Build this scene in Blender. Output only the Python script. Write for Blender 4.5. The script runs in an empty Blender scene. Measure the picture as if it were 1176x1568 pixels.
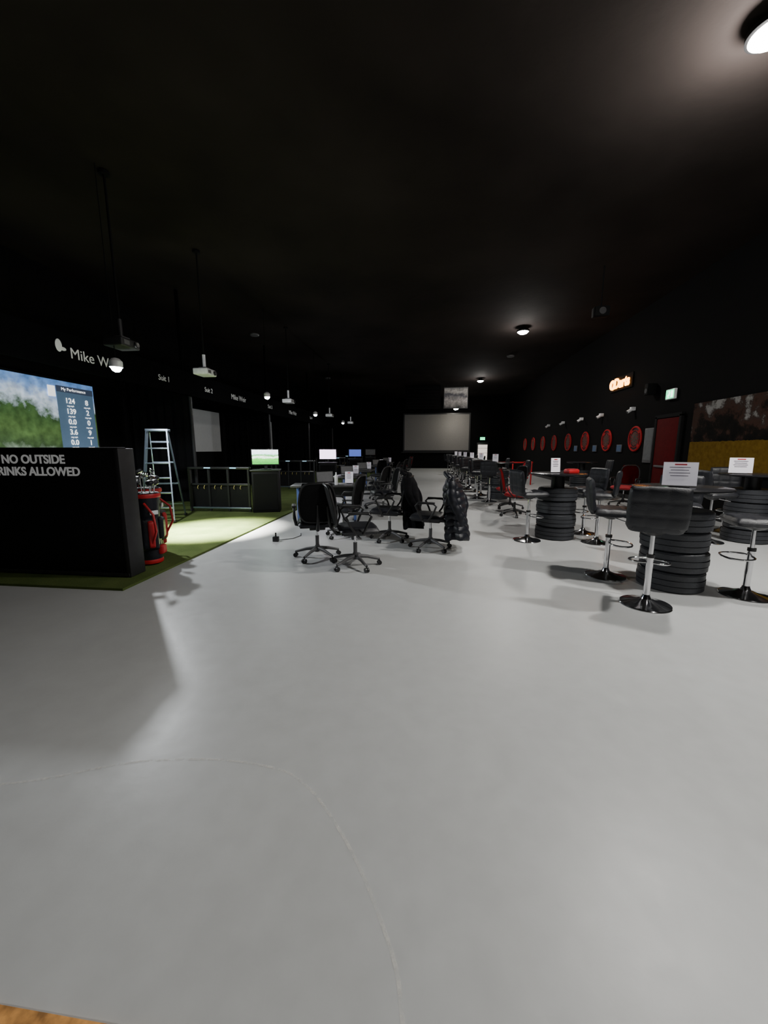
import bpy, bmesh, math, random
from mathutils import Vector, Matrix, Euler
random.seed(7)
pi=math.pi
C=bpy.context
COL=C.scene.collection

# ------------------------------------------------------------ materials
def new_mat(name):
    m=bpy.data.materials.new(name); m.use_nodes=True
    nt=m.node_tree; b=nt.nodes["Principled BSDF"]
    return m,nt,b
def mat(name,col,rough=.5,metal=0,var=.12,scale=12,bump=0.0,bscale=80,emit=None,estr=0,spec=None,coat=0):
    m,nt,b=new_mat(name)
    tc=nt.nodes.new('ShaderNodeTexCoord')
    n=nt.nodes.new('ShaderNodeTexNoise'); n.inputs['Scale'].default_value=scale; n.inputs['Detail'].default_value=4
    nt.links.new(tc.outputs['Object'],n.inputs['Vector'])
    r=nt.nodes.new('ShaderNodeValToRGB')
    r.color_ramp.elements[0].position=.3; r.color_ramp.elements[1].position=.7
    r.color_ramp.elements[0].color=[c*(1-var) for c in col]+[1]
    r.color_ramp.elements[1].color=[min(1,c*(1+var)) for c in col]+[1]
    nt.links.new(n.outputs['Fac'],r.inputs['Fac']); nt.links.new(r.outputs['Color'],b.inputs['Base Color'])
    b.inputs['Roughness'].default_value=rough; b.inputs['Metallic'].default_value=metal
    if spec is not None: b.inputs['Specular IOR Level'].default_value=spec
    if coat: b.inputs['Coat Weight'].default_value=coat
    if bump:
        n2=nt.nodes.new('ShaderNodeTexNoise'); n2.inputs['Scale'].default_value=bscale; n2.inputs['Detail'].default_value=3
        nt.links.new(tc.outputs['Object'],n2.inputs['Vector'])
        bp=nt.nodes.new('ShaderNodeBump'); bp.inputs['Strength'].default_value=bump; bp.inputs['Distance'].default_value=.01
        nt.links.new(n2.outputs['Fac'],bp.inputs['Height']); nt.links.new(bp.outputs['Normal'],b.inputs['Normal'])
    if emit:
        b.inputs['Emission Color'].default_value=list(emit)+[1]; b.inputs['Emission Strength'].default_value=estr
    return m

M={}
M['wall']=mat('wall_black',(.0040,.0038,.0040),.85,bump=.2,bscale=30,spec=.08)
M['ceil']=mat('ceiling_black',(.0175,.0140,.0125),.9,scale=.5,var=.35,bump=.3,bscale=8,spec=.06)
M['panel']=mat('panel_black',(.0045,.0045,.005),.6,bump=.1,spec=.2)
M['dark']=mat('matte_black_paint',(.004,.004,.0042),.8,spec=.15)
M['void']=mat('matte_black_fabric_header',(.0022,.0022,.0024),.95,spec=.02)
M['edge']=mat('panel_edge',(.025,.025,.027),.5,spec=.3)
M['black']=mat('black_plastic',(.010,.010,.011),.42)
M['leather']=mat('black_leather',(.011,.012,.016),.42,bump=.25,bscale=120)
M['mesh']=mat('black_mesh_fabric',(.009,.009,.010),.85,bump=.5,bscale=300)
M['cloth']=mat('black_cloth',(.006,.006,.007),.95,bump=.4,bscale=60,spec=.1)
M['nylon']=mat('black_nylon',(.007,.008,.013),.45,bump=.35,bscale=25,spec=.35)
M['rubber']=mat('tire_rubber',(.022,.024,.029),.5,bump=.3,bscale=60)
M['chrome']=mat('chrome',(.72,.72,.74),.12,1,var=.03)
M['alu']=mat('aluminium',(.32,.39,.48),.38,1,var=.06)
M['white']=mat('white_plastic',(.75,.76,.78),.4)
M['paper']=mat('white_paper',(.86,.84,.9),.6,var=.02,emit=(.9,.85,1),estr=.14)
M['ink']=mat('printed_ink',(.12,.1,.12),.7)
M['redink']=mat('printed_red',(.5,.03,.05),.7)
M['red']=mat('red_plastic',(.45,.010,.016),.45)
M['redfab']=mat('red_fabric',(.34,.008,.013),.7,bump=.3,bscale=150)
M['reddoor']=mat('red_door_paint',(.075,.003,.004),.8,spec=.1)
M['grey']=mat('grey_plastic',(.09,.09,.095),.5)
M['screen']=mat('projection_fabric',(.36,.36,.36),.9,var=.03,emit=(.75,.78,.78),estr=.05)
M['farscreen']=mat('projection_fabric_far',(.19,.18,.17),.9,var=.05,emit=(.8,.77,.74),estr=.015)
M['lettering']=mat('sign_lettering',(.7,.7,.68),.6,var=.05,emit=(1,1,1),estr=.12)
M['lettering2']=mat('wall_lettering',(.45,.45,.43),.6,var=.05,emit=(1,1,1),estr=.07)  # slight emission stands in for lamp light falling on the header letters
M['lamp']=mat('lamp_diffuser',(1,.98,.9),.5,emit=(1,.94,.80),estr=160)
M['lampc']=mat('lamp_diffuser_cool',(1,1,1),.5,emit=(.93,.97,1),estr=160)
M['neon']=mat('amber_neon',(1,.4,.05),.5,emit=(1,.33,.03),estr=12)
M['exit']=mat('exit_green',(.05,.8,.35),.5,emit=(.05,1,.40),estr=2.6)
M['exitw']=mat('exit_white',(.8,1,.9),.5,emit=(.75,1,.85),estr=3.5)
M['blueled']=mat('blue_led',(.3,.7,1),.5,emit=(.35,.75,1),estr=1.6)
M['wood']=mat('orange_wood',(.55,.26,.07),.5,scale=30,var=.5)
M['desk']=mat('desk_laminate',(.04,.04,.04),.4)
M['glass']=mat('table_top_black',(.015,.015,.017),.25)
M['yellow']=mat('brass_wire',(.45,.38,.12),.5)
M['blueleg']=mat('blue_steel',(.06,.10,.28),.4)
M['greenb']=mat('dart_green',(.008,.04,.012),.8)
M['cream']=mat('dart_cream',(.05,.04,.03),.8)
M['dred']=mat('dartboard_red',(.28,.009,.011),.7,emit=(1,.02,.03),estr=.02,spec=.2)

def turf():
    m,nt,b=new_mat('golf_turf'); L=nt.links
    tc=nt.nodes.new('ShaderNodeTexCoord')
    n=nt.nodes.new('ShaderNodeTexNoise'); n.inputs['Scale'].default_value=220; n.inputs['Detail'].default_value=6
    n1=nt.nodes.new('ShaderNodeTexNoise'); n1.inputs['Scale'].default_value=2.5
    L.new(tc.outputs['Object'],n.inputs['Vector']); L.new(tc.outputs['Object'],n1.inputs['Vector'])
    r=nt.nodes.new('ShaderNodeValToRGB'); r.color_ramp.elements[0].color=(.035,.065,.014,1); r.color_ramp.elements[1].color=(.16,.20,.065,1)
    r.color_ramp.elements[0].position=.3; r.color_ramp.elements[1].position=.72
    mx=nt.nodes.new('ShaderNodeMix'); mx.data_type='FLOAT'; mx.inputs[0].default_value=.35
    L.new(n.outputs['Fac'],mx.inputs[2]); L.new(n1.outputs['Fac'],mx.inputs[3]); L.new(mx.outputs[0],r.inputs['Fac'])
    L.new(r.outputs['Color'],b.inputs['Base Color']); b.inputs['Roughness'].default_value=.95; b.inputs['Specular IOR Level'].default_value=.1
    bp=nt.nodes.new('ShaderNodeBump'); bp.inputs['Strength'].default_value=.7; bp.inputs['Distance'].default_value=.01
    L.new(n.outputs['Fac'],bp.inputs['Height']); L.new(bp.outputs['Normal'],b.inputs['Normal'])
    return m
M['turf']=turf()
def floor_mat():
    m,nt,b=new_mat('painted_concrete'); L=nt.links
    tc=nt.nodes.new('ShaderNodeTexCoord')
    n=nt.nodes.new('ShaderNodeTexNoise'); n.inputs['Scale'].default_value=.9; n.inputs['Detail'].default_value=8; n.inputs['Roughness'].default_value=.6
    n2=nt.nodes.new('ShaderNodeTexNoise'); n2.inputs['Scale'].default_value=9; n2.inputs['Detail'].default_value=8
    n3=nt.nodes.new('ShaderNodeTexVoronoi'); n3.inputs['Scale'].default_value=2.2
    for q in (n,n2,n3): L.new(tc.outputs['Object'],q.inputs['Vector'])
    r=nt.nodes.new('ShaderNodeValToRGB'); r.color_ramp.elements[0].color=(.405,.410,.408,1); r.color_ramp.elements[1].color=(.475,.485,.482,1)
    r.color_ramp.elements[0].position=.3; r.color_ramp.elements[1].position=.7
    mx=nt.nodes.new('ShaderNodeMix'); mx.data_type='FLOAT'; mx.inputs[0].default_value=.4
    L.new(n.outputs['Fac'],mx.inputs[2]); L.new(n2.outputs['Fac'],mx.inputs[3]); L.new(mx.outputs[0],r.inputs['Fac'])
    lt=nt.nodes.new('ShaderNodeMath'); lt.operation='LESS_THAN'; lt.inputs[1].default_value=.014
    L.new(n3.outputs['Distance'],lt.inputs[0])
    mc=nt.nodes.new('ShaderNodeMix'); mc.data_type='RGBA'; mc.inputs[7].default_value=(.25,.24,.21,1)
    L.new(lt.outputs[0],mc.inputs[0]); L.new(r.outputs['Color'],mc.inputs[6]); L.new(mc.outputs[2],b.inputs['Base Color'])
    mr=nt.nodes.new('ShaderNodeMapRange'); mr.inputs[3].default_value=.30; mr.inputs[4].default_value=.46
    L.new(n2.outputs['Fac'],mr.inputs[0]); L.new(mr.outputs[0],b.inputs['Roughness'])
    bp=nt.nodes.new('ShaderNodeBump'); bp.inputs['Strength'].default_value=.15; bp.inputs['Distance'].default_value=.01
    L.new(n2.outputs['Fac'],bp.inputs['Height']); L.new(bp.outputs['Normal'],b.inputs['Normal'])
    b.inputs['Specular IOR Level'].default_value=.45
    return m
M['floor']=floor_mat()
def scuff():
    m,nt,b=new_mat('chalk_scuff'); L=nt.links
    tc=nt.nodes.new('ShaderNodeTexCoord'); n=nt.nodes.new('ShaderNodeTexNoise'); n.inputs['Scale'].default_value=25; n.inputs['Detail'].default_value=8
    L.new(tc.outputs['Object'],n.inputs['Vector'])
    mr=nt.nodes.new('ShaderNodeMapRange'); mr.inputs[1].default_value=.35; mr.inputs[2].default_value=.7; mr.inputs[3].default_value=.0; mr.inputs[4].default_value=.6
    L.new(n.outputs['Fac'],mr.inputs[0]); L.new(mr.outputs[0],b.inputs['Alpha'])
    b.inputs['Base Color'].default_value=(.74,.72,.67,1); b.inputs['Roughness'].default_value=.7
    return m
M['scuff']=scuff()
def mural_mat():
    m,nt,b=new_mat('autumn_mural_print'); L=nt.links; N=nt.nodes.new
    tc=N('ShaderNodeTexCoord'); sp=N('ShaderNodeSeparateXYZ'); L.new(tc.outputs['Object'],sp.inputs[0])
    n=N('ShaderNodeTexNoise'); n.inputs['Scale'].default_value=2.2; n.inputs['Detail'].default_value=12; n.inputs['Roughness'].default_value=.7
    L.new(tc.outputs['Object'],n.inputs['Vector'])
    r=N('ShaderNodeValToRGB'); cr=r.color_ramp
    cr.elements[0].position=.38; cr.elements[0].color=(.002,.002,.002,1); cr.elements[1].position=.70; cr.elements[1].color=(.24,.235,.23,1)
    for p,c in ((.48,(.007,.005,.004,1)),(.55,(.042,.020,.014,1)),(.62,(.030,.020,.016,1))):
        e=cr.elements.new(p); e.color=c
    mr=N('ShaderNodeMapRange'); mr.inputs[1].default_value=0; mr.inputs[2].default_value=.73; mr.inputs[3].default_value=-.05; mr.inputs[4].default_value=.10; L.new(sp.outputs[2],mr.inputs[0])
    ad=N('ShaderNodeMath'); L.new(n.outputs['Fac'],ad.inputs[0]); L.new(mr.outputs[0],ad.inputs[1]); L.new(ad.outputs[0],r.inputs['Fac'])
    n2=N('ShaderNodeTexNoise'); n2.inputs['Scale'].default_value=14; n2.inputs['Detail'].default_value=6; L.new(tc.outputs['Object'],n2.inputs['Vector'])
    r2=N('ShaderNodeValToRGB'); r2.color_ramp.elements[0].position=.3; r2.color_ramp.elements[0].color=(.095,.052,.004,1); r2.color_ramp.elements[1].position=.7; r2.color_ramp.elements[1].color=(.15,.09,.010,1)
    L.new(n2.outputs['Fac'],r2.inputs['Fac'])
    s=N('ShaderNodeMath'); s.operation='MULTIPLY_ADD'; s.inputs[1].default_value=.06; L.new(n2.outputs['Fac'],s.inputs[0]); L.new(sp.outputs[2],s.inputs[2])
    g=N('ShaderNodeMath'); g.operation='GREATER_THAN'; g.inputs[1].default_value=-.06; L.new(s.outputs[0],g.inputs[0])
    mx=N('ShaderNodeMix'); mx.data_type='RGBA'; L.new(g.outputs[0],mx.inputs[0]); L.new(r2.outputs['Color'],mx.inputs[6]); L.new(r.outputs['Color'],mx.inputs[7])
    L.new(mx.outputs[2],b.inputs['Base Color']); b.inputs['Roughness'].default_value=.8; b.inputs['Specular IOR Level'].default_value=.1
    return m

def picture_mat(name,stops,axis=2,lo=0,hi=1,nscale=6,namp=.25,emit=1.0,detail=8,mod=.8):
    m,nt,b=new_mat(name); L=nt.links
    tc=nt.nodes.new('ShaderNodeTexCoord'); sp=nt.nodes.new('ShaderNodeSeparateXYZ'); L.new(tc.outputs['Object'],sp.inputs[0])
    n=nt.nodes.new('ShaderNodeTexNoise'); n.inputs['Scale'].default_value=nscale; n.inputs['Detail'].default_value=detail; n.inputs['Roughness'].default_value=.65
    L.new(tc.outputs['Object'],n.inputs['Vector'])
    mr=nt.nodes.new('ShaderNodeMapRange'); mr.inputs[1].default_value=lo; mr.inputs[2].default_value=hi; mr.clamp=False
    L.new(sp.outputs[axis],mr.inputs[0])
    s=nt.nodes.new('ShaderNodeMath'); s.operation='SUBTRACT'; s.inputs[1].default_value=.5; L.new(n.outputs['Fac'],s.inputs[0])
    mu=nt.nodes.new('ShaderNodeMath'); mu.operation='MULTIPLY_ADD'; mu.inputs[1].default_value=namp
    L.new(s.outputs[0],mu.inputs[0]); L.new(mr.outputs[0],mu.inputs[2])
    r=nt.nodes.new('ShaderNodeValToRGB'); cr=r.color_ramp
    while len(cr.elements)>1: cr.elements.remove(cr.elements[-1])
    cr.elements[0].position=stops[0][0]; cr.elements[0].color=list(stops[0][1])+[1]
    for p,c in stops[1:]:
        e=cr.elements.new(p); e.color=list(c)+[1]
    L.new(mu.outputs[0],r.inputs['Fac'])
    n2=nt.nodes.new('ShaderNodeTexNoise'); n2.inputs['Scale'].default_value=nscale*5; n2.inputs['Detail'].default_value=8
    L.new(tc.outputs['Object'],n2.inputs['Vector'])
    m2=nt.nodes.new('ShaderNodeMapRange'); m2.inputs[1].default_value=.3; m2.inputs[2].default_value=.7; m2.inputs[3].default_value=.55; m2.inputs[4].default_value=1.35
    L.new(n2.outputs['Fac'],m2.inputs[0])
    mx=nt.nodes.new('ShaderNodeMix'); mx.data_type='RGBA'; mx.blend_type='MULTIPLY'; mx.inputs[0].default_value=mod
    L.new(r.outputs['Color'],mx.inputs[6]); L.new(m2.outputs[0],mx.inputs[7])
    L.new(mx.outputs[2],b.inputs['Base Color'])
    if emit:
        L.new(mx.outputs[2],b.inputs['Emission Color']); b.inputs['Emission Strength'].default_value=emit
    b.inputs['Roughness'].default_value=.7; b.inputs['Specular IOR Level'].default_value=.1
    return m

# ------------------------------------------------------------ mesh builder
class MB:
    def __init__(s): s.bm=bmesh.new(); s.mats=[]
    def mi(s,m):
        if m not in s.mats: s.mats.append(m)
        return s.mats.index(m)
    def add(s,t,m,mx=None):
        i=s.mi(m)
        for f in t.faces: f.material_index=i
        if mx is not None: bmesh.ops.transform(t,matrix=mx,verts=t.verts)
        bmesh.ops.recalc_face_normals(t,faces=t.faces)
        me=bpy.data.meshes.new('t'); t.to_mesh(me); t.free(); s.bm.from_mesh(me); bpy.data.meshes.remove(me)
    def box(s,c,d,m,rot=(0,0,0),bev=0,seg=2):
        t=bmesh.new(); bmesh.ops.create_cube(t,size=1)
        bmesh.ops.scale(t,vec=d,verts=t.verts)
        if bev: bmesh.ops.bevel(t,geom=t.edges[:],offset=bev,segments=seg,affect='EDGES',profile=.5)
        s.add(t,m,Matrix.Translation(c)@Euler(rot).to_matrix().to_4x4()); return s
    def cyl(s,a,b,r,m,r2=None,seg=16):
        a=Vector(a);b=Vector(b);d=b-a
        t=bmesh.new(); bmesh.ops.create_cone(t,cap_ends=True,segments=seg,radius1=r,radius2=r if r2 is None else r2,depth=d.length)
        s.add(t,m,Matrix.Translation((a+b)/2)@d.to_track_quat('Z','Y').to_matrix().to_4x4()); return s
    def lathe(s,prof,m,c=(0,0,0),seg=40,mx=None,cap=True,loop=False):
        t=bmesh.new(); rings=[]
        for r,z in prof:
            rings.append([t.verts.new((max(r,1e-4)*math.cos(2*pi*k/seg),max(r,1e-4)*math.sin(2*pi*k/seg),z)) for k in range(seg)])
        prs=list(zip(rings,rings[1:]))
        if loop: prs.append((rings[-1],rings[0])); cap=False
        for a,b in prs:
            for k in range(seg): t.faces.new((a[k],a[(k+1)%seg],b[(k+1)%seg],b[k]))
        if cap: t.faces.new(rings[0]); t.faces.new(rings[-1])
        M4=Matrix.Translation(c)
        if mx is not None: M4=M4@mx
        s.add(t,m,M4); return s
    def tube(s,pts,r,m,closed=False,seg=10,rs=None):
        pts=[Vector(p) for p in pts]; n=len(pts); t=bmesh.new(); rings=[]
        up=Vector((0,0,1)); prev=None
        for i,p in enumerate(pts):
            if closed: d=pts[(i+1)%n]-pts[i-1]
            else: d=pts[min(i+1,n-1)]-pts[max(i-1,0)]
            d.normalize()
            if prev is None:
                a=d.cross(up)
                if a.length<.1: a=d.cross(Vector((1,0,0)))
            else: a=prev-d*prev.dot(d)
            a.normalize(); prev=a; b=d.cross(a)
            rr=rs[i] if rs else r
            rings.append([t.verts.new(p+(a*math.cos(2*pi*k/seg)+b*math.sin(2*pi*k/seg))*rr) for k in range(seg)])
        for i in range(n if closed else n-1):
            A=rings[i];B=rings[(i+1)%n]
            for k in range(seg): t.faces.new((A[k],A[(k+1)%seg],B[(k+1)%seg],B[k]))
        if not closed: t.faces.new(rings[0]); t.faces.new(rings[-1])
        s.add(t,m); return s
    def ball(s,c,r,m,sc=(1,1,1),seg=16):
        t=bmesh.new(); bmesh.ops.create_uvsphere(t,u_segments=seg,v_segments=seg//2+2,radius=r)
        s.add(t,m,Matrix.Translation(c)@Matrix.Diagonal((*sc,1))); return s
    def cushion(s,w,d,th,m,mx,n=24,qx=3,qy=3,amp=.16):
        t=bmesh.new(); g={}
        for sd in (1,-1):
            for i in range(n+1):
                for j in range(n+1):
                    u=-1+2*i/n; v=-1+2*j/n
                    if sd==-1 and (i in (0,n) or j in (0,n)): g[sd,i,j]=g[1,i,j]; continue
                    e=max(0,(1-abs(u)**7))**.5*max(0,(1-abs(v)**7))**.5
                    q=1
                    if qx: q=1-amp*max(abs(math.cos(pi*qx*(u+1)/2))**14, abs(math.cos(pi*qy*(v+1)/2))**14)*1.0
                    k=1-.06*(u*u)*(v*v)
                    g[sd,i,j]=t.verts.new((u*w/2*k,v*d/2*k,sd*th/2*e*q))
        for sd in (1,-1):
            for i in range(n):
                for j in range(n):
                    try: t.faces.new((g[sd,i,j],g[sd,i+1,j],g[sd,i+1,j+1],g[sd,i,j+1]))
                    except ValueError: pass
        s.add(t,m,mx); return s
    def loft(s,secs,m,cap=True):
        t=bmesh.new(); R=[[t.verts.new(p) for p in sec] for sec in secs]; n=len(R[0])
        for a,b in zip(R,R[1:]):
            for k in range(n): t.faces.new((a[k],a[(k+1)%n],b[(k+1)%n],b[k]))
        if cap: t.faces.new(R[0]); t.faces.new(R[-1])
        s.add(t,m); return s
    def quad(s,vs,m):
        t=bmesh.new(); t.faces.new([t.verts.new(v) for v in vs]); i=s.mi(m)
        for f in t.faces: f.material_index=i
        me=bpy.data.meshes.new('t'); t.to_mesh(me); t.free(); s.bm.from_mesh(me); bpy.data.meshes.remove(me); return s
    def mesh(s,name,smooth=True):
        me=bpy.data.meshes.new(name); s.bm.to_mesh(me); s.bm.free()
        for m in s.mats: me.materials.append(m)
        if smooth:
            for p in me.polygons: p.use_smooth=True
            me.set_sharp_from_angle(angle=math.radians(38))
        return me

def link(name,me,loc=(0,0,0),rz=0,parent=None,scale=1):
    o=bpy.data.objects.new(name,me); COL.objects.link(o); o.location=loc; o.rotation_euler=(0,0,rz); o.scale=(scale,)*3
    if parent: o.parent=parent
    return o
def group(name,parts,loc=(0,0,0),rz=0,scale=1):
    e=bpy.data.objects.new(name,None); COL.objects.link(e); e.location=loc; e.rotation_euler=(0,0,rz); e.scale=(scale,)*3
    e.empty_display_size=.1
    for pn,me in parts: link(pn,me,parent=e)
    return e
def face(dx,dy): return math.atan2(-dx,dy)
def text(s,size,m,parent,loc,rot,align='CENTER',ext=.002,bold=0,name='lettering'):
    c=bpy.data.curves.new(name,'FONT'); c.body=s; c.size=size; c.align_x=align; c.align_y='CENTER'; c.extrude=ext; c.offset=bold
    c.materials.append(m)
    o=bpy.data.objects.new(name,c); COL.objects.link(o); o.location=loc; o.rotation_euler=rot
    if parent: o.parent=parent
    return o
RX=(pi/2,0,0); RL=(pi/2,0,pi/2); RR=(pi/2,0,-pi/2)

# ------------------------------------------------------------ room
XL,XR,YB,YF,H=-8.0,5.8,-6.0,29.5,5.2
def slab(name,c,d,m,bev=0): return link(name,MB().box(c,d,m,bev=bev).mesh(name,False))
slab('floor',((XL+XR)/2,(YB+YF)/2,-.1),(XR-XL,YF-YB,.2),M['floor'])
slab('ceiling',((XL+XR)/2,(YB+YF)/2,H+.1),(XR-XL,YF-YB,.2),M['ceil'])
slab('wall_left',(XL-.1,(YB+YF)/2,H/2),(.2,YF-YB,H),M['wall'])
slab('wall_right',(XR+.1,(YB+YF)/2,H/2),(.2,YF-YB,H),M['wall'])
slab('wall_far',((XL+XR)/2,YF+.1,H/2),(XR-XL,.2,H),M['wall'])
slab('wall_back',((XL+XR)/2,YB-.1,H/2),(XR-XL,.2,H),M['wall'])
slab('baseboard_right',(XR-.015,(YB+YF)/2,.06),(.02,YF-YB-.1,.12),M['edge'])
slab('turf_mat',((XL+.02-3.05)/2,(3.4+YF-.05)/2,.0125),(-3.05-XL-.02,YF-.05-3.4,.025),M['turf'])
slab('wood_threshold',(-1.05,.45,.006),(1.0,.41,.012),M['wood'])
arc=[(-1.9,1.22),(-1.64,1.29),(-1.4,1.39),(-1.22,1.44),(-.95,1.475),(-.75,1.47),(-.59,1.44),(-.47,1.37),(-.38,1.29),(-.27,1.17),(-.18,1.05),(-.10,.92),(-.06,.84),(-.04,.76),(-.03,.7)]
b=MB()
P=[Vector((*a,.0012)) for a in arc]; Q=[]
for i in range(len(P)-1):
    p0=P[max(i-1,0)];p1=P[i];p2=P[i+1];p3=P[min(i+2,len(P)-1)]
    for k in range(5):
        t=k/5; Q.append(.5*((2*p1)+(p2-p0)*t+(2*p0-5*p1+4*p2-p3)*t*t+(3*p1-p0-3*p2+p3)*t**3))
N=[]
for i in range(len(Q)):
    d=(Q[min(i+1,len(Q)-1)]-Q[max(i-1,0)]).normalized(); N.append(Vector((-d.y,d.x,0))*.006)
for i in range(len(Q)-1): b.quad([Q[i]-N[i],Q[i+1]-N[i+1],Q[i+1]+N[i+1],Q[i]+N[i]],M['scuff'])
link('floor_scuff_mark',b.mesh('scuff',False))

# ------------------------------------------------------------ entrance partition with notice
b=MB().box((0,0,.705),(3.6,.10,1.39),M['panel'],bev=.006)
b.box((1.79,.05,.705),(.05,.22,1.40),M['edge'],bev=.006).box((0,0,1.405),(3.62,.12,.02),M['dark'],bev=.004).box((0,-.01,.03),(3.6,.12,.03),M['edge'])
e=group('partition_wall_panel',[('panel_board',b.mesh('panel'))],(-5.03,3.78,.025))
text('NO OUTSIDE',.128,M['lettering'],e,(.80,-.055,1.285),RX,bold=.0035)
text('DRINKS ALLOWED',.128,M['lettering'],e,(.80,-.055,1.155),RX,bold=.0035)

# ------------------------------------------------------------ bays
def curtain(L,h,m):
    t=bmesh.new(); n=int(L/.03); A=[];B=[]
    for i in range(n+1):
        x=L*i/n; y=.035*math.sin(x*26)+.015*math.sin(x*61)
        A.append(t.verts.new((x,y,0.03))); B.append(t.verts.new((x,y*.6,h)))
    for i in range(n): t.faces.new((A[i],A[i+1],B[i+1],B[i]))
    bb=MB(); bb.add(t,m); bb.cyl((L,0,0.03),(L,0,h),.04,M['edge']); bb.cyl((0,0,h),(L,0,h),.025,M['dark']); return bb.mesh('curtain')
cm=curtain(1.82,3.3,M['cloth'])
for y in (9.6,14.6,19.6,24.6): group('bay_curtain',[('fabric',cm)],(XL+.08,y,0))
b=MB().box((-6.0,16.4,3.03),(.08,26,.56),M['void'])
for y in (4,9.2,14.2,19.2,24.2,29): b.box((-6.0,y,4.2),(.06,.06,1.9),M['void'])
hd=group('bay_header_beam',[('beam',b.mesh('hdr'))])
for y,s,sz in ((6.65,'Mike Weir',.245),(8.45,'Suit 1',.17),(10.25,'Suit 2',.17),(11.95,'Mike Weir',.22),(14.4,'Suit 3',.18),(16.9,'Mike Weir',.22),(19.6,'Suit 4',.18)):
    text(s,sz,M['lettering2'],hd,(-5.955,y,3.0),RL)
lg=MB().ball((0,0,0),.1,M['lettering2'],(.1,.6,1)).ball((0,.07,-.04),.06,M['lettering2'],(.1,1,.5))
link('crest_emblem',lg.mesh('crest'),(-5.95,5.92,3.08),parent=hd)

golf=picture_mat('golf_simulation_image',[(0,(.06,.10,.05)),(.12,(.20,.26,.19)),(.38,(.27,.33,.27)),(.50,(.03,.055,.022)),(.62,(.06,.11,.035)),(.76,(.035,.075,.025)),(.83,(.50,.58,.70)),(.92,(.16,.28,.55)),(1,(.09,.20,.46))],lo=-1.35,hi=1.35,nscale=1.4,namp=.42,emit=1.1)
b=MB().box((0,0,0),(.03,4.3,2.72),golf).box((-.02,0,-.03),(.03,4.42,2.88),M['black'])
gs=group('golf_simulator_screen',[('image_surface',b.mesh('golfscreen',False))],(XL+.08,6.45,1.52))
tm=mat('score_panel',(.06,.1,.16),.6,var=.1,emit=(.08,.14,.22),estr=.7)
lt=mat('score_text',(.9,.9,.9),.6,emit=(1,1,1),estr=1.2)
b=MB().box((0.02,1.66,0.0),(.01,.9,2.5),tm).box((.03,1.1,1.12),(.01,.16,.22),lt).box((.028,1.66,1.19),(.01,.9,.13),mat('score_header',(.05,.06,.1),.6,emit=(.05,.07,.12),estr=.6))
link('score_table',b.mesh('score',False),parent=gs)
text('My Performance',.09,lt,gs,(.035,1.62,1.19),RL)
for i,(p,q) in enumerate((('124','8'),('139','2'),('0.0','0'),('3.6','9'),('0.0','1'),('2.8','6'),('148','3'),('91','5'),('12','0'))):
    z=.95-i*.225
    text(p,.16,lt,gs,(.035,1.5,z),RL,bold=.003); text(q,.16,lt,gs,(.035,1.92,z),RL,bold=.003)
    for k,yy in ((0,1.5),(1,1.92)): text('avg mph',.05,lt,gs,(.035,yy,z-.105),RL)
for y in (12.1,17.1,22.1,27.1):
    b=MB().box((0,0,0),(.03,4.2,1.44),M['screen']).box((-.02,0,-.0),(.03,4.3,1.54),M['dark']).box((-.01,0,-1.05),(.03,4.3,.6),M['dark'])
    group('projection_screen',[('fabric',b.mesh('ps',False))],(XL+.08,y,2.06))
b=MB().box((0,0,0),(4.75,.03,2.6),M['farscreen']).box((0,.02,0),(4.95,.04,2.8),M['black'])
group('projection_screen',[('fabric',b.mesh('fs',False))],(.62,YF-.06,2.66))

b=MB()
for x in (-.7,-.25,.2,.68): b.box((x,0,.5),(.04,.04,.95),M['black'])
b.box((0,0,.985),(1.44,.09,.05),M['black'],bev=.01).box((0,0,.62),(1.42,.035,.05),M['black'],bev=.008).box((0,0,.09),(1.42,.05,.04),M['alu'],bev=.005).box((0,.03,.36),(1.36,.015,.5),M['panel'])
b.box((-.7,0,.5),(.05,.07,.98),M['edge'])
for x in (-.5,-.35,-.1,.05,.35,.5): b.tube([(x,-.02,.6),(x,-.05,.57),(x,-.06,.54),(x,-.03,.52)],.006,M['yellow'],seg=6)
for x in (-.25,.35): b.box((x,-.05,.99),(.14,.02,.02),M['blueled'])
dv=b.mesh('divider')
for y in (8.1,13.1,18.1,23.1): group('bay_divider_rail',[('rail',dv)],(-4.6,y,.025))
mon_g=picture_mat('monitor_golf_image',[(0,(.03,.25,.04)),(.4,(.1,.5,.08)),(.5,(.9,1,.9)),(.62,(.05,.35,.04)),(.72,(.75,.9,1)),(1,(.9,.95,1))],lo=-.18,hi=.18,nscale=9,namp=.35,emit=3)
mon_p=mat('monitor_white_image',(.9,.8,1),.5,emit=(.9,.70,1),estr=4,var=.02)
mon_b=mat('monitor_blue_image',(.2,.3,1),.5,emit=(.12,.2,.8),estr=.6)
def monitor(m):
    b=MB().box((0,0,0),(.60,.035,.36),M['black'],bev=.008).box((0,-.0185,.005),(.565,.003,.32),m)
    b.box((0,.02,-.2),(.06,.02,.14),M['black']).box((0,.0,-.262),(.24,.16,.012),M['black'],bev=.005); return b.mesh('monitor')
kb=MB().box((0,0,.46),(.58,.45,.92),M['panel'],bev=.01).box((0,-.23,.46),(.5,.01,.8),M['dark']).box((0,0,.935),(.64,.52,.03),M['black'],bev=.008)
kb=kb.mesh('kiosk')
for (x,y,m,r) in ((-3.62,8.35,mon_g,.3),(-3.45,13.2,mon_p,.15),(-3.45,18.3,mon_b,.15),(-3.45,23.3,M['grey'],.1)):
    group('simulator_kiosk_cabinet',[('cabinet',kb)],(x,y,.025),r)
    group('computer_monitor',[('display',monitor(m))],(x,y,.025+.952+.268),r)

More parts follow.
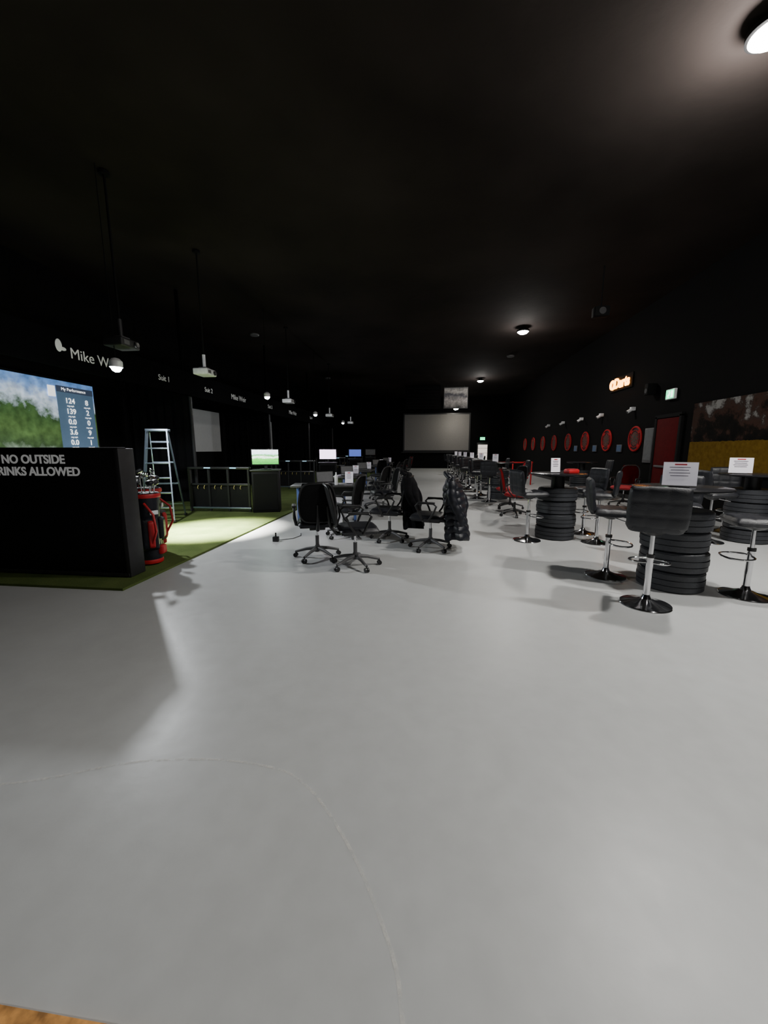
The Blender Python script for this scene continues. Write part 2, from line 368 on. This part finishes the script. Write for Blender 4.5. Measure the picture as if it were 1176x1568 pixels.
# ------------------------------------------------------------ ladder
def ladder():
    b=MB(); h=1.74
    for sx in (-1,1):
        A=Vector((sx*.27,-.42,0)); T=Vector((sx*.17,-.06,h)); B=Vector((sx*.26,.45,0)); T2=Vector((sx*.16,.05,h-.03))
        for p,q,w in ((A,T,.03),(B,T2,.022)):
            d=q-p; t=(p+q)/2
            tm_=bmesh.new(); bmesh.ops.create_cube(tm_,size=1); bmesh.ops.scale(tm_,vec=(w*.8,.065 if w>.025 else .035,d.length),verts=tm_.verts)
            b.add(tm_,M['alu'],Matrix.Translation(t)@d.to_track_quat('Z','Y').to_matrix().to_4x4())
            b.box(p+Vector((0,0,.025)),(.05,.08,.04),M['black'],bev=.004)
        b.tube([A.lerp(T,.42),B.lerp(T2,.42)],.008,M['alu'],seg=6)
    for i in range(1,6):
        f=i/6.2; y=-.42+.36*f; w=2*(.27-.1*f); b.box((0,y+.02,h*f),(w,.085,.025),M['alu'],bev=.004)
    for f in (.15,.4,.65,.88):
        y=.45-.4*f; w=2*(.26-.1*f); b.box((0,y,h*f),(w,.02,.03),M['alu'])
    b.box((0,0,h+.01),(.40,.17,.05),M['alu'],bev=.008)
    return b.mesh('ladder')
group('step_ladder',[('frame',ladder())],(-5.2,7.05,.034),.35,1.0)

# ------------------------------------------------------------ golf bags
def golfbag(c1,c2):
    b=MB(); prof=[(.10,0),(.125,.02),(.13,.06),(.125,.3),(.13,.55),(.14,.72),(.15,.84),(.155,.88),(.14,.9)]
    b.lathe(prof,c1,seg=24); b.lathe([(.158,.84),(.163,.85),(.163,.875),(.158,.89)],c2,seg=24,cap=False)
    b.lathe([(.132,.02),(.135,.03),(.135,.06),(.132,.07)],c2,seg=24,cap=False)
    b.cushion(.19,.42,.10,c1,Matrix.Translation((.03,-.13,.40))@Euler((pi/2,0,.2)).to_matrix().to_4x4(),qx=0)
    b.cushion(.07,.34,.05,c2,Matrix.Translation((.055,-.175,.40))@Euler((pi/2,0,.2)).to_matrix().to_4x4(),qx=0)
    b.cushion(.16,.28,.09,c1,Matrix.Translation((.13,.02,.45))@Euler((pi/2,0,1.5)).to_matrix().to_4x4(),qx=0)
    b.cushion(.12,.12,.08,c2,Matrix.Translation((.13,-.03,.18))@Euler((pi/2,0,1.3)).to_matrix().to_4x4(),qx=0)
    b.tube([(.0,-.15,.78),(.1,-.24,.65),(.12,-.25,.45),(.05,-.17,.25)],.014,c2,seg=8)
    b.box((.09,-.12,.66),(.1,.02,.05),M['white'],rot=(0,0,.7),bev=.004)
    for k in range(7):
        a=k*.9; x=.08*math.cos(a); y=.08*math.sin(a); h=1.0+.05*(k%3); lx=x*1.35; ly=y*1.35
        b.cyl((x,y,.8),(lx,ly,h),.006,M['chrome'],seg=8)
        if k%3==0: b.ball((lx,ly+.02,h+.02),.05,M['nylon'] if k else M['black'],(1,1.2,.75))
        else: b.box((lx+.02,ly,h+.015),(.085,.02,.05),M['chrome'],rot=(0,.4,a),bev=.008)
    return b.mesh('golf_bag')
group('golf_bag',[('bag',golfbag(M['nylon'],M['red']))],(-3.38,4.26,.025),.5,.98)
group('golf_bag',[('bag',golfbag(M['black'],M['redfab']))],(-3.66,4.66,.025),1.4,1.0)

# ------------------------------------------------------------ tyre stack tables
def tire(z0,h=.205,R=.288):
    pr=[(.20,0.01),(.25,0.0),(.275,.004),(R-.003,.013)]
    n=3; a=.014; w=(h-.028)/n
    for i in range(n):
        bul=.010*math.sin(pi*(i+.5)/n)
        pr+=[(R+bul,a+i*w+.002),(R+bul,a+(i+.88)*w),(R-.003,a+(i+.91)*w),(R-.003,a+(i+.98)*w)]
    pr+=[(R-.003,h-.013),(.275,h-.004),(.25,h),(.20,h-.01)]
    return [(r,z+z0) for r,z in pr]
def tire_table():
    b=MB()
    for i in range(4):
        b.lathe(tire(i*.206),M['rubber'],seg=56,c=(.005*math.sin(i*2.1),.005*math.cos(i*3),0))
    b.cyl((0,0,.80),(0,0,1.02),.10,M['black'],seg=24)
    t=MB(); t.lathe([(.05,1.015),(.40,1.015),(.42,1.025),(.42,1.04),(.41,1.047),(.05,1.047)],M['glass'],seg=56)
    return [('tire_stack',b.mesh('tires')),('tabletop',t.mesh('top'))]
TT=tire_table()
def menu(w=.28,h=.23):
    b=MB()
    b.box((0,0,.006),(w*.6,.08,.012),M['black'],bev=.003)
    b.box((0,0,h/2+.015),(w,.004,h),M['paper'],rot=(-.08,0,0))
    for i in range(4):
        b.box((-w*.02,-.004-.0022+(.0178*(.78-.12*i-.5)),h*(.78-.12*i)+.015),(w*(.6-.08*(i%2)),.001,.006),M['ink'],rot=(-.08,0,0))
    b.box((0,.0015,h*.9+.015),(w*.35,.001,.014),M['redink'],rot=(-.08,0,0))
    return b.mesh('menu')
MN=menu(); MS=menu(.16,.22)

def stool():
    b=MB()
    b.lathe([(.0,0),(.205,0),(.21,.006),(.205,.014),(.16,.024),(.09,.04),(.045,.06),(.034,.085),(.03,.10)],M['chrome'],seg=48)
    b.cyl((0,0,.08),(0,0,.46),.028,M['chrome'],seg=24); b.cyl((0,0,.44),(0,0,.70),.018,M['chrome'],seg=20)
    b.cyl((0,0,.45),(0,0,.48),.034,M['black'],seg=24)
    b.lathe([(.028,.655),(.07,.67),(.1,.69),(.1,.70),(.02,.70)],M['black'],seg=24)
    pts=[(-.02,0,.40),(-.10,.0,.395),(-.155,.05,.39),(-.165,.13,.385),(-.12,.21,.385),(0,.235,.385),(.12,.21,.385),(.165,.13,.385),(.155,.05,.39),(.10,0,.395),(.02,0,.40)]
    sm=[]
    for i in range(len(pts)-1):
        p=Vector(pts[i]);q=Vector(pts[i+1]); sm+= [p,p.lerp(q,.5)]
    sm.append(Vector(pts[-1])); sm2=[sm[0]]+[(sm[i-1]+sm[i]*2+sm[i+1])/4 for i in range(1,len(sm)-1)]+[sm[-1]]
    b.tube(sm2,.010,M['chrome'],seg=10)
    b.tube([(.06,.02,.685),(.12,.08,.67),(.17,.13,.66)],.006,M['chrome'],seg=8)
    s=MB()
    s.cushion(.44,.42,.10,M['leather'],Matrix.Translation((0,.02,.745)),qx=3,qy=3)
    s.cushion(.45,.38,.075,M['leather'],Matrix.Translation((0,-.215,.925))@Euler((pi/2+.12,0,0)).to_matrix().to_4x4(),qx=3,qy=3)
    s.box((0,-.19,.755),(.34,.06,.07),M['leather'],rot=(.3,0,0),bev=.02)
    return [('chrome_pedestal',b.mesh('ped')),('padded_seat',s.mesh('seat'))]
ST=stool()
tables=[(2.56,4.20),(2.08,6.42),(4.98,6.5),(2.05,11.5),(1.98,14.0),(1.95,16.6),(1.92,19.3),(1.9,22.2),(1.9,25.2),(4.6,12.2)]
for x,y in tables: group('tire_stack_table',TT,(x,y,0))
group('menu_sheet',[('card',MN)],(2.50,4.14,1.049),-.40)
group('menu_sheet',[('card',MN)],(4.74,6.45,1.049),-.4)
group('menu_sheet',[('card',MS)],(2.02,6.40,1.049),.3)
for x,y in tables[3:9]: group('menu_sheet',[('card',MS)],(x-.1,y,1.049),random.uniform(-.4,.4))
b=MB().box((0,0,.03),(.2,.13,.06),M['red'],bev=.015).box((.0,0,.065),(.16,.1,.01),M['redfab'])
group('red_napkin_box',[('box',b.mesh('nb'))],(2.25,6.35,1.049),.4)
stools=[(2.03,3.63,.42,.9),(2.03,4.45,1,-.30),(3.13,3.98,-1,.25),(4.34,6.35,1,.1),(1.58,6.14,1,.25),(2.60,6.10,-1,.5),(2.66,6.78,-1,-.3)]
for x,y in tables[3:9]:
    stools+=[(x-.60,y-.1,1,random.uniform(-.2,.3)),(x+.62,y+.1,-1,random.uniform(-.3,.3)),(x-.38,y+.75,.6,-1),(x-.35,y-.75,.4,1)]
stools+=[(3.97,12.0,1,.1),(5.22,12.3,-1,0),(5.15,7.2,-.3,-.9),(3.0,4.90,-.5,-.9)]
for x,y,dx,dy in stools: group('bar_stool',ST,(x,y,0),face(dx,dy))

# ------------------------------------------------------------ office chairs
def office(seatm,backm,frame):
    b=MB()
    for k in range(5):
        a=2*pi*k/5+.3; c,s=math.cos(a),math.sin(a)
        b.tube([(c*.03,s*.03,.13),(c*.15,s*.15,.115),(c*.30,s*.30,.075)],.02,frame,rs=[.026,.021,.016],seg=10)
        b.cyl((c*.30,s*.30,.085),(c*.30,s*.30,.045),.008,M['black'],seg=8)
        for o_ in (-1,1):
            px,py=c*.30-s*.016*o_,s*.30+c*.016*o_
            b.cyl((px-s*.009*o_,py+c*.009*o_,.029),(px+s*.009*o_,py-c*.009*o_,.029),.028,M['black'],seg=16)
    b.cyl((0,0,.09),(0,0,.17),.032,frame); b.cyl((0,0,.16),(0,0,.30),.024,frame); b.cyl((0,0,.28),(0,0,.42),.014,M['chrome'])
    b.box((0,-.02,.42),(.20,.26,.045),M['black'],bev=.01); b.tube([(.05,0,.42),(.22,.02,.41)],.006,M['black'],seg=6)
    s=MB()
    s.cushion(.50,.48,.10,seatm,Matrix.Translation((0,.03,.475)),qx=0)
    s.box((0,.02,.445),(.44,.42,.02),M['black'],bev=.008)
    k=MB()
    def bp(u,v):
        w=.225*(1-.10*abs(v)**2)*(1-.12*max(0,v)); x=u*w; y=-.235-.10*(v+1)/2-.03+.045*(abs(u)**2); z=.77+.245*v
        return Vector((x,y,z))
    n=14; t=bmesh.new(); g=[[t.verts.new(bp(-1+2*i/n,-1+2*j/n)) for j in range(n+1)] for i in range(n+1)]
    for i in range(n):
        for j in range(n): t.faces.new((g[i][j],g[i+1][j],g[i+1][j+1],g[i][j+1]))
    bmesh.ops.solidify(t,geom=t.faces[:],thickness=.012)
    k.add(t,backm)
    loop=[]
    for i in range(40):
        a=2*pi*i/40; cu=math.copysign(abs(math.cos(a))**.45,math.cos(a)); sv=math.copysign(abs(math.sin(a))**.45,math.sin(a)); loop.append(bp(cu,sv))
    k.tube(loop,.014,M['black'],closed=True,seg=8)
    k.tube([(0,-.08,.42),(0,-.22,.42),(0,-.29,.5),(0,-.31,.62),(0,-.325,.75)],.02,M['black'],rs=[.025,.025,.022,.018,.015])
    for sx in (-1,1):
        k.tube([(sx*.20,-.02,.44),(sx*.27,-.03,.46),(sx*.29,-.10,.56),(sx*.285,-.14,.66),(sx*.285,-.10,.695),(sx*.285,.02,.70),(sx*.285,.12,.69),(sx*.285,.15,.66),(sx*.28,.10,.56),(sx*.26,.06,.46),(sx*.20,.06,.44)],.014,M['black'],seg=10)
        k.box((sx*.285,0,.705),(.055,.24,.022),M['black'],bev=.01)
    return [('star_base',b.mesh('base')),('seat_cushion',s.mesh('ocseat')),('mesh_back_and_arms',k.mesh('ocback'))]
OC=office(M['leather'],M['mesh'],M['grey']); OR=office(M['redfab'],M['mesh'],M['black']); OR2=office(M['redfab'],M['redfab'],M['black'])
def add_office(P,x,y,dx,dy): return group('office_chair',P,(x,y,0),face(dx,dy))
add_office(OC,-1.43,4.82,-.35,1)
add_office(OC,-.86,4.50,1,.35)
add_office(OC,-.58,5.95,-1,.15)
add_office(OC,.06,5.45,-1,.25)
for x,y,dx,dy in ((-1.35,6.1,-1,.2),(-1.25,9.3,-1,.4),(-.95,8.3,-.8,-.3),(-1.35,10.9,-1,.2),(-1.25,12.4,-1,0),(-1.8,14.2,-.4,-1),(-1.2,16.0,-1,.2),(-1.1,18.4,-1,.2),(-1.3,21,-1,0)): add_office(OC,x,y,dx,dy)
add_office(OR2,1.88,8.45,1,-.35)
add_office(OR2,4.95,10.3,-.7,-.7); add_office(OR,2.0,9.5,-1,-.5)
add_office(OR2,-1.2,22.2,-1,-.5); add_office(OR2,3.1,13.5,-1,-.5)

def jacket(m,quilt=.016,low=.20,w=.25,bands=9):
    """coat hung over a chair back: shoulders sag over the top edge, hem flares and swings out behind"""
    b=MB(); secs=[]; n=32; N=72
    top=1.07
    for i in range(N+1):
        f=i/N; z=top-(top-low)*f
        q=quilt*(abs(math.sin(f*pi*bands))**.7)*min(1,f*6)
        ww=(w*(.50+.50*min(1,f*6)**.5))*(1-.12*math.sin(f*3))+.05*f+q
        dd=(.035+.07*min(1,f*5)**.7+.045*f)+q
        cy=-.28-.13*f
        sec=[]
        for k in range(n):
            a=2*pi*k/n; wr=1+(.04+.07*f)*math.sin(3*a+2.5*f)+(.02+.04*f)*math.sin(7*a-5*f)
            sag=-.05*abs(math.cos(a))**2*(1-f)
            sec.append((ww*wr*math.copysign(abs(math.cos(a))**.85,math.cos(a)),cy+dd*wr*math.sin(a),z+sag+.030*math.sin(a*2+1)*f+.010*math.sin(a*5)))
        secs.append(sec)
    b.loft(secs,m)
    for sx in (-1,1):
        pts=[];rs=[]
        for i in range(44):
            f=i/43; pts.append((sx*(w*.70+.085*min(1,f*3)-.07*f),-.28-.13*f-.05*math.sin(f*3)+.03*math.sin(f*7+sx),.985-.62*f)); rs.append((.066-.024*f)+quilt*.7*(abs(math.sin(f*pi*6))**.7))
        b.tube(pts,.06,m,rs=rs,seg=16)
    b.tube([(-.11,-.27,1.03),(-.07,-.21,1.085),(0,-.19,1.10),(.07,-.21,1.085),(.11,-.27,1.03)],.026,m,seg=10)
    return b.mesh('jacket')
group('puffer_jacket',[('shell',jacket(M['nylon']))],(.06,5.45,0),face(-1,.25))
group('draped_coat',[('shell',jacket(M['cloth'],.003,.24,.23))],(-.58,5.95,0),face(-1,.15))
b=MB(); b.cushion(.34,.42,.22,M['nylon'],Matrix.Translation((0,0,.21))@Euler((pi/2,0,0)).to_matrix().to_4x4(),qx=0)
b.cushion(.26,.22,.10,M['nylon'],Matrix.Translation((0,-.12,.14))@Euler((pi/2,0,0)).to_matrix().to_4x4(),qx=0)
b.tube([(-.05,0,.41),(-.04,0,.45),(.04,0,.45),(.05,0,.41)],.01,M['black'],seg=8)
group('backpack',[('bag',b.mesh('bp'))],(-1.46,4.9,.525),.3)

def desk():
    b=MB().box((0,0,.735),(1.3,.65,.03),M['desk'],bev=.006)
    for sx in (-1,1):
        b.box((sx*.55,0,.37),(.05,.05,.70),M['blueleg'],bev=.005); b.box((sx*.55,0,.02),(.05,.6,.035),M['black'],bev=.005)
        b.box((sx*.55,0,.71),(.05,.55,.03),M['black'])
    b.box((0,.05,.6),(1.1,.02,.2),M['black']); return b.mesh('desk')
DK=desk()
def laptop(m):
    b=MB().box((0,0,.01),(.34,.24,.016),M['grey'],bev=.004).box((0,.13,.13),(.34,.01,.22),M['black'],rot=(-.25,0,0),bev=.003)
    b.box((0,.122,.132),(.31,.002,.19),m,rot=(-.25,0,0)); return b.mesh('laptop')
for i,(x,y) in enumerate(((-1.95,7.3),(-2.05,9.9),(-2.1,12.6),(-2.1,16.2),(-2.1,20))):
    group('desk',[('frame',DK)],(x,y,0),pi/2 if i else .2)
    group('laptop',[('body',laptop(M['grey']))],(x,y,.752),.5)
    group('menu_sheet',[('card',MS)],(x+(.42 if i==0 else .1),y+(.15 if i==0 else .5),.752),0)
b=MB().lathe([(.028,0),(.032,.02),(.032,.17),(.012,.2),(.012,.24)],M['white'],seg=20)
group('water_bottle',[('bottle',b.mesh('wb'))],(-1.72,7.15,.752))
b=MB().box((0,0,.04),(.09,.07,.08),M['black'],bev=.01).tube([(.03,0,.02),(.08,.12,.006),(.2,.2,.006),(.26,.42,.006),(.2,.6,.006)],.005,M['black'],seg=6).cyl((0,0,.06),(0,0,.14),.012,M['black'])
group('floor_power_outlet',[('box',b.mesh('fo'))],(-2.33,5.62,0))

# ------------------------------------------------------------ ceiling hung equipment
def projector(body):
    b=MB().box((0,0,0),(.36,.30,.12),body,bev=.02,seg=3).cyl((.1,-.15,0),(.1,-.175,0),.045,M['black']).cyl((.1,-.17,0),(.1,-.18,0),.03,M['glass'])
    b.box((0,0,.08),(.16,.16,.03),M['grey'],bev=.006).cyl((0,0,.09),(0,0,.34),.03,M['white'] if body is M['white'] else M['edge'])
    b.cyl((0,0,.3),(0,0,2.23),.016,M['dark']); b.cyl((0,0,2.2),(0,0,2.24),.07,M['dark'])
    b.box((-.08,-.151,.0),(.1,.004,.06),M['grey']); return b.mesh('projector')
PW=projector(M['white']); PB=projector(M['edge'])
group('ceiling_projector',[('unit',PB)],(-4.5,5.5,2.95),pi/2)
for y in (7.65,12.4,17.7,22.6): group('ceiling_projector',[('unit',PW)],(-4.5,y,2.95),pi/2)
def light(name,typ,loc,power,col=(1,1,1),size=.1,parent=None,aim=None,**k):
    l=bpy.data.lights.new(name,typ); l.energy=power; l.color=col
    if typ in('POINT','SPOT'): l.shadow_soft_size=size
    for a,v in k.items(): setattr(l,a,v)
    o=bpy.data.objects.new(name,l); COL.objects.link(o); o.location=loc
    if aim: o.rotation_euler=Vector(aim).to_track_quat('-Z','Y').to_euler()
    if parent: o.parent=parent
    return o
def spotfix(m):
    b=MB().lathe([(.0,0),(.07,0),(.085,.01),(.085,.09),(.05,.13),(.02,.14)],M['white'],seg=24)
    b.lathe([(.0,-.012),(.05,-.010),(.072,0),(.072,.004),(0,.004)],m,seg=24)
    b.ball((0,0,-.01),.062,m,(1,1,.75))
    return b.mesh('fix')
FX=spotfix(M['lampc'])
ARM=MB().cyl((0,0,.13),(0,0,2.6),.006,M['dark']).mesh('stem')
for y,z in ((5.35,2.58),(10.7,2.86),(15.4,2.78),(20.5,2.8)):
    x=-4.5
    e=group('bay_spotlight',[('lamp_head',FX)],(x,y,z)); link('hanging_stem',ARM,parent=e).scale=(1,1,(H-z)/2.6)
    light('bulb','POINT',(0,0,-.13),30,(.93,.97,1),.04,e)
    if y<6:
        light('flood','SPOT',(0,0,-.14),290,(.93,.97,1),.04,e,spot_size=math.radians(168),spot_blend=.15)
        light('beam','SPOT',(0.0,0,-.13),15000,(1,.99,.90),.04,e,aim=(.66,.85,-2.45),spot_size=math.radians(48),spot_blend=1.0)
def highbay():
    b=MB().lathe([(.0,0),(.17,0),(.19,.01),(.19,.05),(.12,.08),(.07,.14),(.0,.15)],M['dark'],seg=36)
    b.lathe([(.0,-.006),(.16,-.004),(.165,0),(0,.001)],M['lamp'],seg=36); b.ball((0,0,-.01),.14,M['lamp'],(1,1,.4)); return b.mesh('hb')
HB=highbay()
for x,y,z,p,sp_ in ((2.97,4.4,5.05,260,240),(2.9,13.2,5.05,330,70),(2.75,22,5.05,290,60),(1.9,28,4.2,25,10),(3.6,-3.0,5.05,680,50),(5.0,3.0,5.05,760,80)):
    e=group('ceiling_downlight',[('housing',HB)],(x,y,z)); light('bulb','SPOT',(0,0,-.12),p,(1,.985,.955),.12,e,spot_size=math.radians(158),spot_blend=.9)
    light('spill','POINT',(0,0,-.30),sp_,(1,.97,.95),.12,e)
    if z<5: link('hanging_stem',ARM,parent=e).scale=(1,1,(H-z)/2.6)
b=MB().lathe([(0,0),(.13,0),(.15,.02),(.15,.05),(0,.05)],M['grey'],seg=32)
DS=b.mesh('vent')
for x,y in ((-5.8,13.0),(-5.4,21),(3.3,17)): group('ceiling_vent',[('disc',DS)],(x,y,H-.052))
b=MB().cyl((0,0,.2),(0,0,1.0),.015,M['dark']).box((0,0,.1),(.3,.2,.2),M['dark'],bev=.02).cyl((0,-.1,.1),(0,-.11,.1),.07,M['edge'])
group('hanging_speaker',[('cabinet',b.mesh('spk'))],(3.6,9.2,4.2))
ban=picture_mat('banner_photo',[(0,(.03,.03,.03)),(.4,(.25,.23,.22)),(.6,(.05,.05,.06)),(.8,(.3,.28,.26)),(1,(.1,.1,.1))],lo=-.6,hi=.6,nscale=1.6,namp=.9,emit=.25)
b=MB().box((0,0,0),(1.35,.03,1.15),ban).box((0,.02,0),(1.42,.03,1.22),M['black'])
for sx in (-.5,.5): b.cyl((sx,.02,.6),(sx,.02,.75),.006,M['edge'])
group('hanging_banner',[('print',b.mesh('ban'))],(1.6,24,4.45))
b=MB().box((0,0,0),(2.1,.5,1.3),M['wall'],bev=.02)
for i in range(6): b.box((0,-.26,-.5+.2*i),(1.9,.02,.03),M['dark'])
group('air_handling_unit',[('box',b.mesh('ahu'))],(-.35,24.2,4.53))
slab('trim_1',(.6,YF-.06,1.2),(5.2,.05,.06),M['edge'])

# ------------------------------------------------------------ right wall
def dart():
    b=MB(); mx=Euler((0,-pi/2,0)).to_matrix().to_4x4()
    b.lathe([(.305,0),(.34,0),(.352,.012),(.352,.03),(.34,.042),(.312,.042),(.305,.035)],M['dred'],seg=56,mx=mx,loop=True)
    b.lathe([(0,0.005),(.306,.005),(.306,.024),(0,.024)],M['black'],seg=56,mx=mx)
    b.lathe([(.226,.02),(.240,.02),(.240,.036),(.226,.036)],M['dred'],seg=56,mx=mx,loop=True)
    b.lathe([(0,0.02),(.225,.02),(.225,.03),(0,.03)],M['black'],seg=56,mx=mx)
    def wedge(r0,r1,a0,a1,x,m):
        vs=[]
        for r,a in ((r0,a0),(r1,a0),(r1,(a0+a1)/2),(r1,a1),(r0,a1)): vs.append((-x,r*math.sin(a),r*math.cos(a)))
        b.quad(vs,m)
    for k in range(20):
        a0=2*pi*(k-.5)/20; a1=a0+2*pi/20
        m1=M['black'] if k%2==0 else M['cream']; m2=M['dred'] if k%2==0 else M['greenb']
        wedge(.016,.10,a0,a1,.0315,m1); wedge(.10,.118,a0,a1,.0317,m2); wedge(.118,.16,a0,a1,.0315,m1); wedge(.16,.182,a0,a1,.0317,m2)
    b.lathe([(0,.03),(.016,.03),(.016,.034),(0,.034)],M['dred'],seg=20,mx=mx)
    for a in (pi/4,3*pi/4):
        for s_ in (-1,1):
            b.box((-.03,s_*.273*math.sin(a),s_*.273*math.cos(a)),(.012,.10,.065),M['dred'],rot=(-a,0,0))
    return b.mesh('dart')
DB=dart()
for y in (11.7,13.45,15.2,16.95,18.75,20.5,22.3,24.1): group('dartboard',[('board',DB)],(XR-.004,y,1.71))
b=MB().box((-.06,0,0),(.12,.10,.10),M['white'],bev=.01).cyl((-.1,0,-.03),(-.2,0,-.09),.045,M['white']).cyl((-.2,0,-.09),(-.205,0,-.093),.04,M['edge'])
WL=b.mesh('wl')
for y in (11.9,13.9,15.6,17.6,19.6): group('wall_spotlight',[('head',WL)],(XR-.004,y,2.55))
b=MB().box((-.11,0,0),(.22,.16,.28),M['dark'],bev=.015).cyl((-.22,0,-.04),(-.225,0,-.04),.06,M['edge'])
group('wall_speaker',[('cabinet',b.mesh('ws'))],(XR-.004,11.0,2.95))
b=MB().box((-.02,0,0),(.03,.3,.22),M['grey'],bev=.006).box((-.037,0,0),(.003,.27,.19),mat('tablet_glass',(.03,.04,.06),.2,emit=(.2,.3,.5),estr=.1))
TB=b.mesh('tab')
for y in (12.55,14.3,16.05): group('score_tablet',[('tablet',TB)],(XR-.004,y,1.45))
b=MB().box((-.015,0,0),(.03,.40,.90),M['grey'],bev=.004).box((-.032,0,.02),(.003,.34,.8),mat('notice_paper',(.10,.105,.11),.7))
group('notice_board',[('board',b.mesh('nbrd'))],(XR-.004,11.0,1.52))
b=MB().box((-.03,0,1.08),(.05,.86,2.16),M['reddoor'],bev=.004)
for s_ in (-1,1): b.box((-.035,s_*.48,1.11),(.07,.08,2.22),M['dark'],bev=.004)
b.box((-.035,0,2.22),(.07,1.04,.08),M['dark']).box((-.07,0,1.0),(.03,.7,.05),M['grey'],bev=.01)
link('door_1',b.mesh('door'),(XR-.004,10.2,0.002))
b=MB().box((-.05,0,0),(.06,.34,.24),M['white'],bev=.01).box((-.083,0,0),(.004,.30,.20),M['exit'])
b.box((-.087,.02,.01),(.003,.05,.09),M['exitw'],rot=(.3,0,0)).box((-.087,-.08,0),(.003,.07,.15),M['exitw']).ball((-.086,.04,.07),.02,M['exitw'],(.2,1,1)).box((-.087,.06,-.05),(.003,.03,.08),M['exitw'],rot=(-.5,0,0))
EX=b.mesh('exit'); group('exit_sign',[('sign',EX)],(XR,10.2,2.72))
b=MB().box((0,-.03,0),(.34,.05,.2),M['exit']); group('exit_sign',[('sign',b.mesh('ex2'))],(4.0,YF-.02,2.2))
e=group('neon_sign',[('back_panel',MB().box((-.02,0,0),(.03,1.35,.42),M['dark'],bev=.01).mesh('np'))],(XR-.004,12.8,3.40))
text('Darts',.40,M['neon'],e,(-.06,-.10,.0),RR,ext=.01,bold=.016)
link('logo_ring',MB().tube([(-.06,.48+.12*math.cos(a*pi/8),.12*math.sin(a*pi/8)) for a in range(16)],.035,M['neon'],closed=True).mesh('lr'),parent=e)
group('landscape_mural',[('print',MB().box((-.015,0,0),(.03,4.4,1.46),mural_mat()).mesh('mural',False))],(XR-.004,7.15,1.67))
b=MB().box((0,0,.95),(.8,.6,1.9),M['black'],bev=.02).box((0,-.305,1.0),(.66,.01,1.5),mat('cooler_light',(.9,.9,1),.4,emit=(1,.85,.75),estr=.9,var=.6,scale=6))
for i in range(4): b.box((0,-.315,.45+i*.35),(.66,.01,.02),M['black'])
b.box((.36,-.33,1.0),(.03,.03,.6),M['chrome'])
group('drinks_cooler',[('cabinet',b.mesh('cool'))],(3.95,YF-.35,0))
b=MB()
for z in (.45,.9): b.box((0,0,z),(1.6,.05,.05),M['red'],bev=.01)
for x in (-.75,0,.75): b.box((x,0,.47),(.05,.05,.94),M['red'],bev=.01)
group('red_barrier_rail',[('rail',b.mesh('rail'))],(3.4,16.0,0),.1)

# ------------------------------------------------------------ world + camera
w=bpy.data.worlds.new('World'); C.scene.world=w; w.use_nodes=True
w.node_tree.nodes['Background'].inputs[0].default_value=(.5,.5,.55,1); w.node_tree.nodes['Background'].inputs[1].default_value=.005
cam=bpy.data.cameras.new('Camera'); co=bpy.data.objects.new('Camera',cam); COL.objects.link(co)
cam.sensor_fit='VERTICAL'; cam.sensor_height=36; cam.lens=13.5; cam.clip_start=.05
co.location=(0,0,1.42); co.rotation_euler=(math.radians(90-9.27),0,math.radians(6.42))
C.scene.camera=co
